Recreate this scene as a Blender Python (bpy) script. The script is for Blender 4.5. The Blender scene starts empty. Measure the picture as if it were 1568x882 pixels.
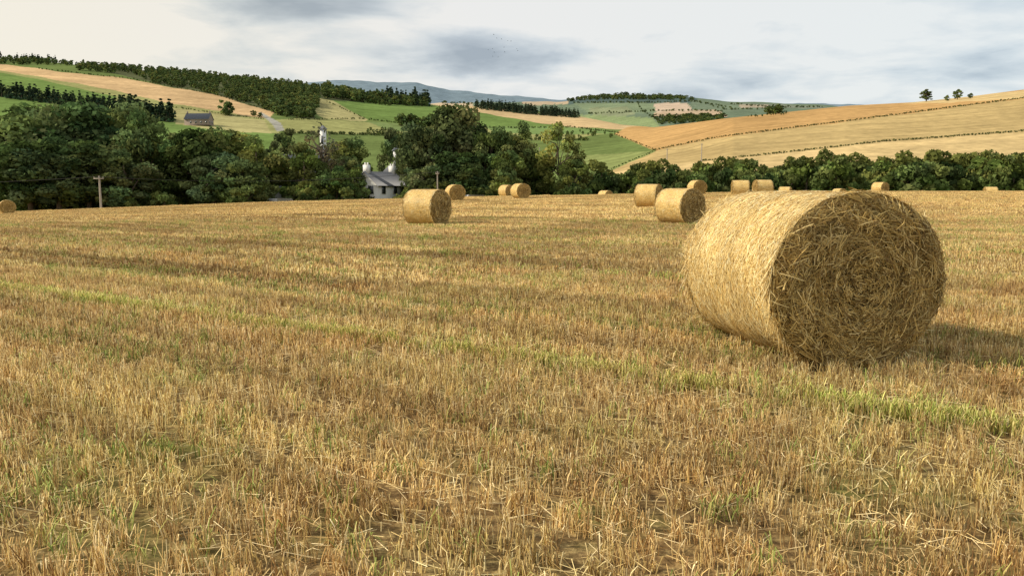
import bpy, math, numpy as np
from mathutils import Vector, Matrix
rng = np.random.default_rng(7)
S = bpy.context.scene
S.view_settings.view_transform = 'Standard'
S.view_settings.look = 'None'
S.view_settings.exposure = 0
EYE = 1.5
PITCH = math.radians(7.0)
cP, sP = math.cos(PITCH), math.sin(PITCH)
FL = 1230.0

# ---------------------------------------------------------------- image pixel / world conversion helpers
def elev(y):
    b = (441.0 - np.asarray(y, float)) / FL
    return (-sP + b * cP) / (cP + b * sP)
def place(x, y, Y):
    a = (x - 784.0) / FL; b = (441.0 - y) / FL
    dy = cP + b * sP
    return Y * a / dy, EYE + Y * (-sP + b * cP) / dy
def project(X, Y, Z):
    d = Y * cP - (Z - EYE) * sP
    d = np.where(np.abs(d) < 1e-3, 1e-3, d)
    u = Y * sP + (Z - EYE) * cP
    return 784 + FL * X / d, 441 - FL * u / d

def tab(pts):
    a = np.array(pts, float)
    return lambda v: np.interp(v, a[:, 0], a[:, 1])
zc_t = tab([(-400, -2.4), (0, -1.2), (400, -0.05), (700, .55), (900, .80), (1150, 1.12), (1300, 1.19), (2200, 1.3)])
y1_t = tab([(-500, 85), (0, 91), (110, 97), (200, 104), (300, 114), (400, 125), (480, 135), (560, 151), (660, 160), (730, 163),
            (800, 168), (890, 179), (950, 191), (1000, 194), (1100, 182), (1200, 172), (1290, 163), (1390, 157), (1480, 148), (1568, 137), (2200, 100)])
R1_t = tab([(-500, 900), (850, 900), (1000, 620), (1120, 470), (2200, 450)])
Yv_t = tab([(-500, 250), (800, 250), (1000, 175), (2200, 170)])
zv_t = tab([(-500, -8), (700, -6), (1000, -1), (2200, -1)])
y2_t = tab([(-500, 150), (600, 165), (680, 156), (760, 158), (850, 156), (890, 151), (950, 146), (1050, 149), (1120, 156), (1200, 161), (1260, 163), (1320, 168), (2200, 175)])
y3_t = tab([(-500, 140), (470, 128), (510, 123), (560, 124), (640, 127), (690, 138), (740, 143), (800, 148), (860, 153), (1000, 157), (1150, 157), (1300, 160), (1420, 168), (2200, 175)])

def sst(a, b, x):
    t = np.clip((x - a) / (b - a), 0, 1)
    return t * t * (3 - 2 * t)
def terrain(X, Y):
    X = np.asarray(X, float); Y = np.asarray(Y, float)
    Ys = np.maximum(Y, 1.0)
    xb = 784 + FL * X / (Ys * cP)
    zc = zc_t(xb)
    z = zc * sst(22, 95, Y)
    z = z + 0.05 * np.sin(X * .31 + 1) * np.sin(Y * .23) * sst(12, 30, Y) * (1 - sst(60, 90, Y))
    R1 = R1_t(xb); z1 = EYE + R1 * elev(y1_t(xb))
    z2 = EYE + 2500 * elev(y2_t(xb)); z3 = EYE + 5500 * elev(y3_t(xb))
    Yv = Yv_t(xb); o = np.ones_like(xb)
    keys = [(95 * o, zc), (130 * o, zc - 2.8), (Yv, zv_t(xb)), (R1, z1), (R1 * 1.6, z1 * .45), (2500 * o, z2), (3500 * o, z2 * .55), (5500 * o, z3), (9500 * o, 0 * o)]
    for i in range(len(keys) - 1):
        a, za = keys[i]; b, zb = keys[i + 1]
        t = np.clip((Y - a) / (b - a), 0, 1)
        t = .62 * t + .38 * t * t * (3 - 2 * t)
        z = np.where((Y > a) & (Y <= b), za + (zb - za) * t, z)
    z = np.where(Y > 9500, 0, z)
    amp = .0016 * np.clip(Y - 230, 0, 6000) * (1 - .5 * sst(2000, 5000, Y))
    w = np.sin(X / 61 + Y / 173) + .6 * np.sin(X / 27 - Y / 71 + 2) + .5 * np.sin(X / 140 - Y / 110 + 4) + .3 * np.sin(X / 13 + Y / 40)
    return z + amp * w * .6
def hit(xs, ys, y0=100, y1=905, n=500):
    xs = np.atleast_1d(np.asarray(xs, float)); ys = np.atleast_1d(np.asarray(ys, float))
    a = (xs - 784) / FL; b = (441 - ys) / FL; dy = cP + b * sP
    T = np.linspace(y0, y1, n)
    Xs = (a / dy)[:, None] * T[None]; Zs = EYE + ((-sP + b * cP) / dy)[:, None] * T[None]
    zt = terrain(Xs, np.broadcast_to(T, Xs.shape))
    h = zt >= Zs
    ok = h.any(1); k = h.argmax(1)
    Yh = T[k]; Xh = Xs[np.arange(len(xs)), k]; Zh = zt[np.arange(len(xs)), k]
    return Xh, Yh, Zh, ok
def inpoly(px, py, poly):
    c = np.zeros(px.shape, bool); n = len(poly)
    for i in range(n):
        x1, y1 = poly[i]; x2, y2 = poly[(i + 1) % n]
        if y1 == y2: continue
        m = ((y1 > py) != (y2 > py)) & (px < (x2 - x1) * (py - y1) / (y2 - y1) + x1)
        c ^= m
    return c

# ---------------------------------------------------------------- mesh builder
class Mesh:
    def __init__(s): s.V = []; s.F = []; s.C = []; s.M = []; s.n = 0
    def add(s, V, F, col, mi=0):
        V = np.asarray(V, float).reshape(-1, 3); F = np.asarray(F, int).reshape(-1, 4)
        col = np.asarray(col, float)
        if col.ndim == 1: col = np.tile(col, (len(V), 1))
        s.V.append(V); s.F.append(F + s.n); s.C.append(col.reshape(-1, 3)); s.M.append(np.full(len(F), mi)); s.n += len(V)
    def build(s, name, mats, smooth=False):
        V = np.concatenate(s.V); F = np.concatenate(s.F); C = np.concatenate(s.C); M = np.concatenate(s.M)
        me = bpy.data.meshes.new(name)
        me.vertices.add(len(V)); me.vertices.foreach_set('co', V.astype(np.float32).ravel())
        me.loops.add(F.size); me.loops.foreach_set('vertex_index', F.astype(np.int32).ravel())
        me.polygons.add(len(F)); me.polygons.foreach_set('loop_start', np.arange(0, F.size, 4, dtype=np.int32))
        me.polygons.foreach_set('material_index', M.astype(np.int32))
        if smooth: me.polygons.foreach_set('use_smooth', np.ones(len(F), bool))
        me.update(calc_edges=True)
        at = me.attributes.new('Col', 'FLOAT_COLOR', 'POINT')
        at.data.foreach_set('color', np.c_[C, np.ones(len(C))].astype(np.float32).ravel())
        for m in mats: me.materials.append(m)
        return me
def nrm(v): return v / np.maximum(np.linalg.norm(v, axis=-1, keepdims=True), 1e-9)
def strips(P, W, col):
    N, K = P.shape[:2]
    V = np.stack([P - W, P + W], 2).reshape(-1, 3)
    b = (np.arange(N) * K * 2)[:, None] + (np.arange(K - 1) * 2)[None]
    F = np.stack([b, b + 1, b + 3, b + 2], -1).reshape(-1, 4)
    C = np.repeat(col, K * 2, axis=0) if col.ndim == 2 else col
    return V, F, C
def tubes(P, r, sides, col):
    N, K = P.shape[:2]
    t = nrm(P[:, -1] - P[:, 0])
    ref = np.where(np.abs(t[:, 2:3]) > .8, np.array([[1., 0, 0]]), np.array([[0, 0, 1.]]))
    a = nrm(np.cross(t, ref)); b = np.cross(t, a)
    an = np.arange(sides) * 2 * math.pi / sides
    ring = a[:, None, None, :] * np.cos(an)[None, None, :, None] + b[:, None, None, :] * np.sin(an)[None, None, :, None]
    V = (P[:, :, None, :] + ring * r[:, :, None, None]).reshape(-1, 3)
    base = (np.arange(N) * K * sides)[:, None, None] + (np.arange(K - 1) * sides)[None, :, None]
    j = np.arange(sides)[None, None]; j2 = (j + 1) % sides
    F = np.stack([base + j, base + j2, base + sides + j2, base + sides + j], -1).reshape(-1, 4)
    return V, F, np.repeat(col, K * sides, axis=0)
def box(c, s):
    c = np.array(c, float); s = np.array(s, float) / 2
    V = np.array([[x, y, z] for z in (-1, 1) for y in (-1, 1) for x in (-1, 1)]) * s + c
    F = [[0, 2, 3, 1], [4, 5, 7, 6], [0, 1, 5, 4], [2, 6, 7, 3], [0, 4, 6, 2], [1, 3, 7, 5]]
    return V, F
def link(name, me, loc=(0, 0, 0), rz=0, sc=(1, 1, 1), parent=None):
    o = bpy.data.objects.new(name, me)
    o.location = loc; o.rotation_euler = (0, 0, rz); o.scale = sc
    S.collection.objects.link(o)
    if parent: o.parent = parent
    return o

# ---------------------------------------------------------------- materials
def new_mat(name):
    m = bpy.data.materials.new(name); m.use_nodes = True
    nt = m.node_tree; nt.nodes.clear()
    return m, nt, nt.nodes, nt.links
def N(nodes, t, **k):
    n = nodes.new(t)
    for a, b in k.items(): setattr(n, a, b)
    return n
def mixc(nodes, links, mode, fac, a, b):
    n = nodes.new('ShaderNodeMix'); n.data_type = 'RGBA'; n.blend_type = mode
    for sock, v in ((n.inputs[0], fac), (n.inputs[6], a), (n.inputs[7], b)):
        if isinstance(v, bpy.types.NodeSocket): links.new(v, sock)
        elif isinstance(v, (int, float)): sock.default_value = v
        else: sock.default_value = (*v, 1)
    return n.outputs[2]
def ramp(nodes, links, inp, stops):
    r = nodes.new('ShaderNodeValToRGB'); e = r.color_ramp.elements
    while len(e) < len(stops): e.new(.5)
    for i, (p, c) in enumerate(stops):
        e[i].position = p; e[i].color = (*c, 1) if not isinstance(c, (int, float)) else (c, c, c, 1)
    links.new(inp, r.inputs[0]); return r.outputs[0]
def noise(nodes, links, vec, scale, detail=4, rough=.55):
    n = nodes.new('ShaderNodeTexNoise'); n.inputs['Scale'].default_value = scale
    n.inputs['Detail'].default_value = detail; n.inputs['Roughness'].default_value = rough
    if vec is not None: links.new(vec, n.inputs['Vector'])
    return n.outputs[0]
def mapping(nodes, links, vec, rz=0, scale=(1, 1, 1)):
    m = nodes.new('ShaderNodeMapping'); m.inputs['Rotation'].default_value = (0, 0, rz); m.inputs['Scale'].default_value = scale
    links.new(vec, m.inputs[0]); return m.outputs[0]
def mathn(nd, lk, op, a, b=None, clamp=False):
    n = nd.new('ShaderNodeMath'); n.operation = op; n.use_clamp = clamp
    for i, v in enumerate((a, b)):
        if v is None: continue
        if isinstance(v, (int, float)): n.inputs[i].default_value = v
        else: lk.new(v, n.inputs[i])
    return n.outputs[0]
ROWANG = math.atan2(-.55, .83)      # direction of the drill rows
rd = np.array([math.cos(ROWANG), math.sin(ROWANG)]); rn = np.array([-rd[1], rd[0]])
T0 = -2.0 * rn[0] + 8.55 * rn[1] - .33
def field_tint(nd, lk):
    """large scale swath variation of the stubble field, in world coordinates"""
    g = N(nd, 'ShaderNodeNewGeometry').outputs['Position']
    rot = mapping(nd, lk, g, -ROWANG)
    n1 = noise(nd, lk, mapping(nd, lk, rot, 0, (.022, .62, .0)), 1.0, 3, .62)
    r1 = ramp(nd, lk, n1, [(.32, (.74, .69, .66)), (.46, (1.04, 1.03, 1.02)), (.62, (1.16, 1.16, 1.14)), (.74, (1.28, 1.28, 1.25))])
    n3 = noise(nd, lk, mapping(nd, lk, rot, 0, (.05, 2.1, .0)), 1.0, 1, .6)
    r3 = ramp(nd, lk, n3, [(.34, (.80, .78, .75)), (.46, (1, 1, 1)), (.66, (1.08, 1.08, 1.07))])
    n2 = noise(nd, lk, g, .6, 2, .6)
    r2 = ramp(nd, lk, n2, [(.3, (.94, .84, .77)), (.5, (1, .99, .97)), (.7, (1.0, 1.06, .95))])
    return mixc(nd, lk, 'MULTIPLY', 1, mixc(nd, lk, 'MULTIPLY', 1, r1, r3), r2), g, rot

def straw_mat(name, tint=True):
    m, nt, nd, lk = new_mat(name)
    c = N(nd, 'ShaderNodeAttribute', attribute_name='Col').outputs[0]
    if tint:
        t = field_tint(nd, lk)[0]; c = mixc(nd, lk, 'MULTIPLY', 1, c, t)
        d = N(nd, 'ShaderNodeBsdfDiffuse'); lk.new(c, d.inputs[0])
    else:
        d = N(nd, 'ShaderNodeBsdfPrincipled'); d.inputs['Roughness'].default_value = .5
        d.inputs['Specular IOR Level'].default_value = .2
        lk.new(c, d.inputs['Base Color'])
    lk.new(d.outputs[0], N(nd, 'ShaderNodeOutputMaterial').inputs[0])
    return m
def leaf_mat(name, rnd=.35):
    m, nt, nd, lk = new_mat(name)
    c = N(nd, 'ShaderNodeAttribute', attribute_name='Col').outputs[0]
    oi = N(nd, 'ShaderNodeObjectInfo')
    v = ramp(nd, lk, oi.outputs['Random'], [(0, (1 - rnd, 1 - rnd * .8, 1 - rnd)), (1, (1 + rnd, 1 + rnd * .9, 1 + rnd * .3))])
    c = mixc(nd, lk, 'MULTIPLY', 1, c, v)
    c = mixc(nd, lk, 'MULTIPLY', 1, c, oi.outputs['Color'])
    d = N(nd, 'ShaderNodeBsdfDiffuse')
    lk.new(c, d.inputs[0])
    tr = N(nd, 'ShaderNodeBsdfTranslucent'); lk.new(c, tr.inputs[0])
    mx = N(nd, 'ShaderNodeMixShader'); mx.inputs[0].default_value = .3
    lk.new(d.outputs[0], mx.inputs[1]); lk.new(tr.outputs[0], mx.inputs[2])
    lk.new(mx.outputs[0], N(nd, 'ShaderNodeOutputMaterial').inputs[0])
    return m
def plain_mat(name, col, rough=.8, ns=3, amt=.25, metal=0):
    m, nt, nd, lk = new_mat(name)
    tc = N(nd, 'ShaderNodeTexCoord').outputs['Object']
    n = noise(nd, lk, tc, ns, 6, .65)
    r = ramp(nd, lk, n, [(.25, tuple(c * (1 - amt) for c in col)), (.75, tuple(min(1, c * (1 + amt)) for c in col))])
    d = N(nd, 'ShaderNodeBsdfPrincipled'); d.inputs['Roughness'].default_value = rough; d.inputs['Metallic'].default_value = metal
    lk.new(r, d.inputs['Base Color']); lk.new(d.outputs[0], N(nd, 'ShaderNodeOutputMaterial').inputs[0])
    return m

M_straw = straw_mat('stubble_straw')
M_bale = straw_mat('bale_straw', tint=False)
M_leaf = leaf_mat('foliage')
M_bark = plain_mat('bark', (.10, .075, .05), .9, 2)

def terrain_mat():
    m, nt, nd, lk = new_mat('land')
    c = N(nd, 'ShaderNodeAttribute', attribute_name='Col').outputs[0]
    near = N(nd, 'ShaderNodeAttribute', attribute_name='near').outputs['Fac']
    tint, g, rot = field_tint(nd, lk)
    n1 = noise(nd, lk, g, 14, 5, .75)
    soil = ramp(nd, lk, n1, [(.34, (.08, .054, .027)), (.49, (.17, .115, .054)), (.60, (.33, .24, .11)), (.74, (.52, .40, .20))])
    n2 = noise(nd, lk, g, .8, 4, .65)
    soil = mixc(nd, lk, 'MIX', ramp(nd, lk, n2, [(.50, 0), (.68, .6)]), soil, (.15, .17, .05))
    ty = nd.new('ShaderNodeSeparateXYZ'); lk.new(rot, ty.inputs[0])
    for off in (.30, 2.15):
        dd = mathn(nd, lk, 'ABSOLUTE', mathn(nd, lk, 'SUBTRACT', ty.outputs[1], float(T0 + off)))
        f = ramp(nd, lk, dd, [(.10, .85), (.26, 0)])
        soil = mixc(nd, lk, 'MIX', f, soil, (.11, .10, .042))
    soil = mixc(nd, lk, 'MULTIPLY', 1, soil, tint)
    soil = mixc(nd, lk, 'MIX', N(nd, 'ShaderNodeAttribute', attribute_name='mid').outputs['Fac'], soil, mixc(nd, lk, 'MULTIPLY', 1, (.50, .365, .165), tint))
    f1 = noise(nd, lk, g, .02, 7, .65); f2 = noise(nd, lk, g, .25, 4, .7)
    v1 = ramp(nd, lk, f1, [(.3, .8), (.7, 1.2)]); v2 = ramp(nd, lk, f2, [(.3, .78), (.7, 1.2)])
    far = mixc(nd, lk, 'MULTIPLY', 1, c, v1); far = mixc(nd, lk, 'MULTIPLY', 1, far, v2)
    st = noise(nd, lk, mapping(nd, lk, g, .5, (.01, .16, 0)), 1, 3, .5)
    far = mixc(nd, lk, 'MULTIPLY', 1, far, ramp(nd, lk, st, [(.35, .86), (.65, 1.12)]))
    col = mixc(nd, lk, 'MIX', near, far, soil)
    d = N(nd, 'ShaderNodeBsdfDiffuse')
    lk.new(col, d.inputs[0])
    b = N(nd, 'ShaderNodeBump'); b.inputs['Strength'].default_value = .6; b.inputs['Distance'].default_value = .03
    lk.new(n1, b.inputs['Height']); lk.new(b.outputs[0], d.inputs['Normal'])
    lk.new(d.outputs[0], N(nd, 'ShaderNodeOutputMaterial').inputs[0])
    return m

# ---------------------------------------------------------------- terrain sheet
GREEN = (.125, .165, .054); BGREEN = (.135, .20, .058); PGREEN = (.26, .26, .105); OLIVE = (.33, .30, .14)
TAN = (.48, .35, .19); ORANGE = (.43, .265, .11); YEL = (.50, .37, .18); TAN2 = (.40, .295, .135)
fields1 = [
    ([(-400, 60), (700, 100), (700, 190), (-400, 200)], GREEN),
    ([(170, 95), (350, 110), (500, 130), (560, 148), (560, 160), (490, 152), (480, 185), (420, 172), (345, 152), (240, 128), (165, 112)], (.095, .105, .052)),
    ([(-400, 92), (110, 97), (200, 102), (170, 108), (120, 108), (60, 106), (-400, 98)], GREEN),
    ([(-400, 92), (0, 99), (60, 106), (200, 122), (330, 146), (420, 172), (412, 182), (340, 172), (250, 156), (120, 128), (0, 109), (-400, 96)], (.50, .345, .185)),
    ([(-400, 96), (0, 109), (120, 128), (250, 156), (340, 172), (412, 182), (430, 204), (330, 203), (250, 188), (180, 158), (90, 138), (0, 122), (-400, 108)], PGREEN),
    ([(-400, 108), (0, 112), (90, 128), (180, 150), (170, 160), (90, 146), (0, 131), (-400, 120)], BGREEN),
    ([(-400, 140), (0, 148), (260, 186), (420, 205), (420, 230), (-400, 230)], BGREEN),
    ([(265, 165), (340, 176), (405, 184), (415, 204), (330, 200), (270, 190)], OLIVE),
    ([(485, 150), (510, 155), (565, 182), (560, 186), (495, 182), (480, 172)], OLIVE),
    ([(510, 155), (590, 153), (670, 160), (760, 178), (880, 196), (760, 197), (640, 193), (565, 184)], BGREEN),
    ([(420, 183), (495, 182), (640, 193), (760, 197), (900, 197), (950, 206), (900, 216), (760, 214), (600, 208), (440, 205)], PGREEN),
    ([(560, 186), (640, 193), (740, 197), (730, 206), (600, 202)], (.16, .21, .08)),
    ([(420, 205), (600, 205), (760, 212), (900, 216), (900, 260), (420, 240)], GREEN),
    ([(660, 160), (730, 163), (890, 179), (1010, 192), (1000, 200), (880, 196), (760, 178)], TAN),
    ([(740, 195), (850, 193), (930, 200), (950, 206), (880, 206), (760, 204)], (.16, .23, .08)),
    ([(870, 214), (940, 204), (985, 222), (1000, 232), (930, 262), (880, 262)], GREEN),
    ([(890, 240), (1000, 230), (1010, 236), (940, 262), (880, 262)], (.19, .22, .08)),
    ([(940, 205), (960, 195), (1568, 120), (2300, 60), (2300, 110), (1568, 151), (1300, 186), (1100, 211), (1005, 231)], ORANGE),
    ([(1380, 158), (1480, 149), (1568, 138), (1900, 110), (1900, 130), (1568, 150), (1460, 158)], (.50, .37, .18)),
    ([(930, 264), (1005, 231), (1100, 211), (1300, 186), (1568, 151), (2300, 110), (2300, 310), (900, 310)], TAN2),
    ([(930, 264), (1070, 248), (1200, 235), (1350, 218), (1568, 202), (2300, 160), (2300, 310), (900, 310)], YEL),
    ([(395, 172), (400, 172), (430, 188), (436, 200), (424, 201), (417, 190)], (.31, .30, .26)),
]
fields2 = [  # second range: distance haze painted into these paler, bluish land colours
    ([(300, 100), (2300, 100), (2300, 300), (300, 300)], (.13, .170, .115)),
    ([(650, 153), (725, 155), (725, 164), (650, 164)], (.44, .35, .24)),
    ([(800, 150), (870, 152), (880, 160), (800, 160)], (.41, .32, .22)),
    ([(870, 140), (1060, 140), (1070, 158), (990, 158), (870, 160)], (.08, .115, .105)),
    ([(880, 158), (1000, 157), (1005, 172), (900, 174)], (.17, .215, .13)),
    ([(900, 166), (960, 164), (975, 176), (910, 180)], (.21, .235, .14)),
    ([(1000, 159), (1050, 158), (1062, 170), (1005, 172)], (.46, .36, .27)),
    ([(1000, 172), (1100, 168), (1115, 178), (1000, 180)], (.42, .32, .22)),
    ([(1055, 154), (1120, 158), (1180, 168), (1110, 170), (1065, 166)], (.15, .19, .13)),
    ([(1120, 158), (1260, 163), (1290, 167), (1190, 166)], (.18, .20, .15)),
    ([(880, 176), (1000, 180), (1010, 195), (880, 190)], (.20, .25, .12)),
    ([(1130, 160), (1175, 161), (1180, 165), (1135, 165)], (.36, .30, .22)),
]
rows = np.concatenate([np.linspace(-7, 30, 70), np.linspace(30.6, 200, 130), np.linspace(202, 900, 300), np.geomspace(908, 9500, 150), [14000, 30000]])
cols = np.concatenate([np.linspace(-1.6, -.76, 40), np.linspace(-.755, .755, 860), np.linspace(.76, 1.6, 40)])
YY, UU = np.meshgrid(rows, cols, indexing='ij')
XX = UU * (YY + 9)
ZZ = terrain(XX, YY)
px, py = project(XX, YY, ZZ)
xb = 784 + FL * XX / (np.maximum(YY, 1) * cP)
R1 = R1_t(xb)
COL = np.zeros(XX.shape + (3,)); COL[:] = GREEN
wob = 1.2 * np.sin(px / 23) + .8 * np.sin(px / 9 + 1)
l1 = (YY > 100) & (YY <= R1 * 1.02)
for poly, c in fields1:
    m = l1 & inpoly(px, py + wob * .6, poly); COL[m] = c
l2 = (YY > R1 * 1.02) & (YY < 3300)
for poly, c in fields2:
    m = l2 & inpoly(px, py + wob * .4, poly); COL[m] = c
COL[(YY > 3300)] = (.17, .225, .265)  # farthest ridge: blue-grey aerial haze put into the base colour
near = 1 - sst(112, 122, YY)
nr, nc = XX.shape
idx = np.arange(nr * nc).reshape(nr, nc)
F = np.stack([idx[:-1, :-1], idx[:-1, 1:], idx[1:, 1:], idx[1:, :-1]], -1).reshape(-1, 4)
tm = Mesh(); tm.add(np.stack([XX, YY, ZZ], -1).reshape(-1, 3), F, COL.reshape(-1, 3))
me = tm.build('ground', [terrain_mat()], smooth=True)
a = me.attributes.new('near', 'FLOAT', 'POINT'); a.data.foreach_set('value', near.astype(np.float32).ravel())
a = me.attributes.new('mid', 'FLOAT', 'POINT'); a.data.foreach_set('value', (sst(18, 60, YY) * .8).astype(np.float32).ravel())
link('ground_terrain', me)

# ---------------------------------------------------------------- instancing
def scatter(name, pts, rot, scl, vid, objs_meshes, colr=None):
    coll = bpy.data.collections.new(name + '_parts')
    for i, m in enumerate(objs_meshes):
        o = bpy.data.objects.new('%s_part_%02d' % (name, i), m)
        if colr: o.color = colr
        coll.objects.link(o)
    me = bpy.data.meshes.new(name); n = len(pts)
    me.vertices.add(n); me.vertices.foreach_set('co', np.asarray(pts, np.float32).ravel())
    for nm, ty, key, arr in (('rot', 'FLOAT_VECTOR', 'vector', rot), ('scl', 'FLOAT_VECTOR', 'vector', scl)):
        at = me.attributes.new(nm, ty, 'POINT'); at.data.foreach_set(key, np.asarray(arr, np.float32).ravel())
    at = me.attributes.new('vid', 'INT', 'POINT'); at.data.foreach_set('value', np.asarray(vid, np.int32))
    o = link(name, me)
    ng = bpy.data.node_groups.new(name, 'GeometryNodeTree')
    ng.interface.new_socket('Geometry', in_out='INPUT', socket_type='NodeSocketGeometry')
    ng.interface.new_socket('Geometry', in_out='OUTPUT', socket_type='NodeSocketGeometry')
    gi = ng.nodes.new('NodeGroupInput'); go = ng.nodes.new('NodeGroupOutput')
    ci = ng.nodes.new('GeometryNodeCollectionInfo'); ci.inputs['Collection'].default_value = coll
    ci.inputs['Separate Children'].default_value = True; ci.inputs['Reset Children'].default_value = True
    ip = ng.nodes.new('GeometryNodeInstanceOnPoints'); ip.inputs['Pick Instance'].default_value = True
    def na(nm, ty):
        q = ng.nodes.new('GeometryNodeInputNamedAttribute'); q.data_type = ty; q.inputs['Name'].default_value = nm
        return q.outputs['Attribute']
    e2r = ng.nodes.new('FunctionNodeEulerToRotation')
    L = ng.links
    L.new(gi.outputs[0], ip.inputs['Points']); L.new(ci.outputs[0], ip.inputs['Instance'])
    L.new(na('vid', 'INT'), ip.inputs['Instance Index'])
    L.new(na('rot', 'FLOAT_VECTOR'), e2r.inputs[0]); L.new(e2r.outputs[0], ip.inputs['Rotation'])
    L.new(na('scl', 'FLOAT_VECTOR'), ip.inputs['Scale']); L.new(ip.outputs[0], go.inputs[0])
    md = o.modifiers.new('scatter', 'NODES'); md.node_group = ng
    return o

# ---------------------------------------------------------------- stubble
PAL = np.array([(.64, .475, .215), (.75, .60, .31), (.54, .38, .165), (.38, .245, .11), (.82, .69, .41), (.48, .33, .145), (.69, .54, .22), (.28, .175, .08), (.68, .53, .26)])
GP = np.array([(.22, .28, .07), (.29, .34, .09), (.38, .39, .12), (.17, .22, .06), (.47, .44, .16)])
YG = np.array([(.46, .45, .13), (.62, .56, .20), (.40, .42, .11), (.68, .58, .25), (.30, .35, .08), (.62, .50, .20)])
def track_d(X, Y): return X * rn[0] + Y * rn[1] - T0
BX, BY, BPHI, BR, BL = 2.71, 7.46, math.radians(13), .755, 1.66
def bale_local(X, Y):
    ax = np.array([math.sin(BPHI), -math.cos(BPHI)]); dx, dy = X - BX, Y - BY
    return dx * ax[0] + dy * ax[1], -dx * ax[1] + dy * ax[0]
def not_bale(X, Y):
    s, t = bale_local(X, Y); return ~((np.abs(s) < BL / 2 - .02) & (np.abs(t) < .42))
def lumps(X, Y, f=1.0):
    return np.sin(X * 1.7 * f + 1.3 * np.sin(Y * 1.1 * f)) * np.sin(Y * 1.9 * f + 1.1 * np.sin(X * .9 * f + 2)) + .6 * np.sin(X * 4.3 * f + Y * 3.1 * f) * np.sin(Y * 5.2 * f - X * 2.1 * f)
def grow(m, X, Y, Z, per, rad, spread, h, tilt, pal, tv=.22, K=2, sides=3, lean=.08):
    """clumps of cut stems at the given roots"""
    n = len(X) * per; ci = np.repeat(np.arange(len(X)), per)
    a_ = rng.normal(0, spread, n); b_ = rng.normal(0, spread * .5, n)
    base = np.c_[X[ci] + a_ * rd[0] + b_ * rn[0], Y[ci] + a_ * rd[1] + b_ * rn[1], Z[ci] - .01]
    cl = rng.normal(0, lean, (len(X), 2))[ci]
    hh = (h if np.ndim(h) == 0 else h[ci]) * rng.uniform(.5, 1.1, n)
    d = nrm(np.c_[cl + rng.normal(0, tilt, (n, 2)), np.ones(n)])
    t = np.linspace(0, 1, K)
    P = base[:, None] + d[:, None] * (hh[:, None] * t)[..., None]
    if K > 2: P[:, 1:, :2] += rng.normal(0, .006, (n, K - 1, 2))
    R = rad * rng.uniform(.7, 1.35, n)[:, None] * np.linspace(1.05, .95, K)
    col = pal[rng.integers(0, len(pal), n)] * rng.uniform(.85, 1.15, (n, 1)) * rng.uniform(1 - tv, 1 + tv, (len(X), 1))[ci]
    m.add(*tubes(P, R, sides, col))
def blades(m, X, Y, Z, per, wid, spread, lmin, lmax, pal, up=(.3, .8)):
    n = len(X) * per; ci = np.repeat(np.arange(len(X)), per)
    an = rng.uniform(0, 6.28, n); L = rng.uniform(lmin, lmax, n); dx = np.stack([np.cos(an), np.sin(an)], 1)
    t = np.linspace(0, 1, 4); P = np.zeros((n, 4, 3))
    b0 = np.c_[X[ci], Y[ci]] + rng.normal(0, spread, (n, 2))
    P[..., :2] = b0[:, None] + dx[:, None] * (L[:, None] * t ** 1.4 * .7)[..., None]
    P[..., 2] = Z[ci][:, None] + (L * rng.uniform(*up, n))[:, None] * (np.sin(t * 2.3) / .9)[None] + rng.uniform(0, .03, n)[:, None]
    W = np.zeros((n, 4, 3)); wv = np.c_[-dx[:, 1], dx[:, 0]]
    W[..., :2] = wv[:, None] * (wid * np.array([1, 1.1, .9, .3]))[None, :, None]
    m.add(*strips(P, W, pal[rng.integers(0, len(pal), n)] * rng.uniform(.8, 1.2, (n, 1))))
def litter(m, X, Y, Z, rad, lmin=.025, lmax=.11):
    n = len(X); an = rng.uniform(0, 6.28, n); L = rng.uniform(lmin, lmax, n); tl = rng.normal(0, .22, n)
    c = np.c_[X, Y, Z + rng.uniform(.003, .06, n)]
    d = np.c_[np.cos(an) * np.cos(tl), np.sin(an) * np.cos(tl), np.sin(tl)]
    P = c[:, None] + d[:, None] * (L[:, None] * np.array([-1, 1]))[..., None]
    m.add(*tubes(P, np.full((n, 2), rad), 3, PAL[rng.choice([0, 1, 4, 4, 1, 2, 8], n)] * rng.uniform(.85, 1.2, (n, 1))))
TS = 4.0
def tile_center_y(X, Y):
    s = X * rd[0] + Y * rd[1]; t = X * rn[0] + Y * rn[1]
    s = (np.floor(s / TS) + .5) * TS; t = (np.floor(t / TS) + .5) * TS
    return s * rd[1] + t * rn[1]
NEARY, MIDY = 13.5, 38
def region(dens, ymax=19, umax=.72):
    hw = umax * ymax + 1.5; n = int(dens * (ymax - 2.3) * 2 * hw)
    X = rng.uniform(-hw, hw, n); Y = rng.uniform(2.3, ymax, n)
    k = (np.abs(X) < umax * Y + 1.2) & (tile_center_y(X, Y) < NEARY)
    return X[k], Y[k]
def to_rows(X, Y, sp, jit):
    s = X * rd[0] + Y * rd[1]; t = X * rn[0] + Y * rn[1]
    t = (np.round(t / sp - .5) + .5) * sp + rng.normal(0, jit, len(t))
    return s * rd[0] + t * rn[0], s * rd[1] + t * rn[1]
X, Y = region(145); X, Y = to_rows(X, Y, .17, .011); td = track_d(X, Y)
k = not_bale(X, Y) & ((lumps(X, Y) > -1.0) | (rng.random(len(X)) < .45))
k &= ~((np.abs(td - .30) < .16) & (rng.random(len(X)) < .9)) & ~((np.abs(td - 2.15) < .2) & (rng.random(len(X)) < .85))
X, Y = X[k], Y[k]; Z = 0 * X; td = track_d(X, Y)
m = Mesh()
hgt = .130 * (1 + .18 * lumps(X, Y, .8)) * (1 + .15 * np.exp(-(td / .12) ** 2))
fz = Y < 7
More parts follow.
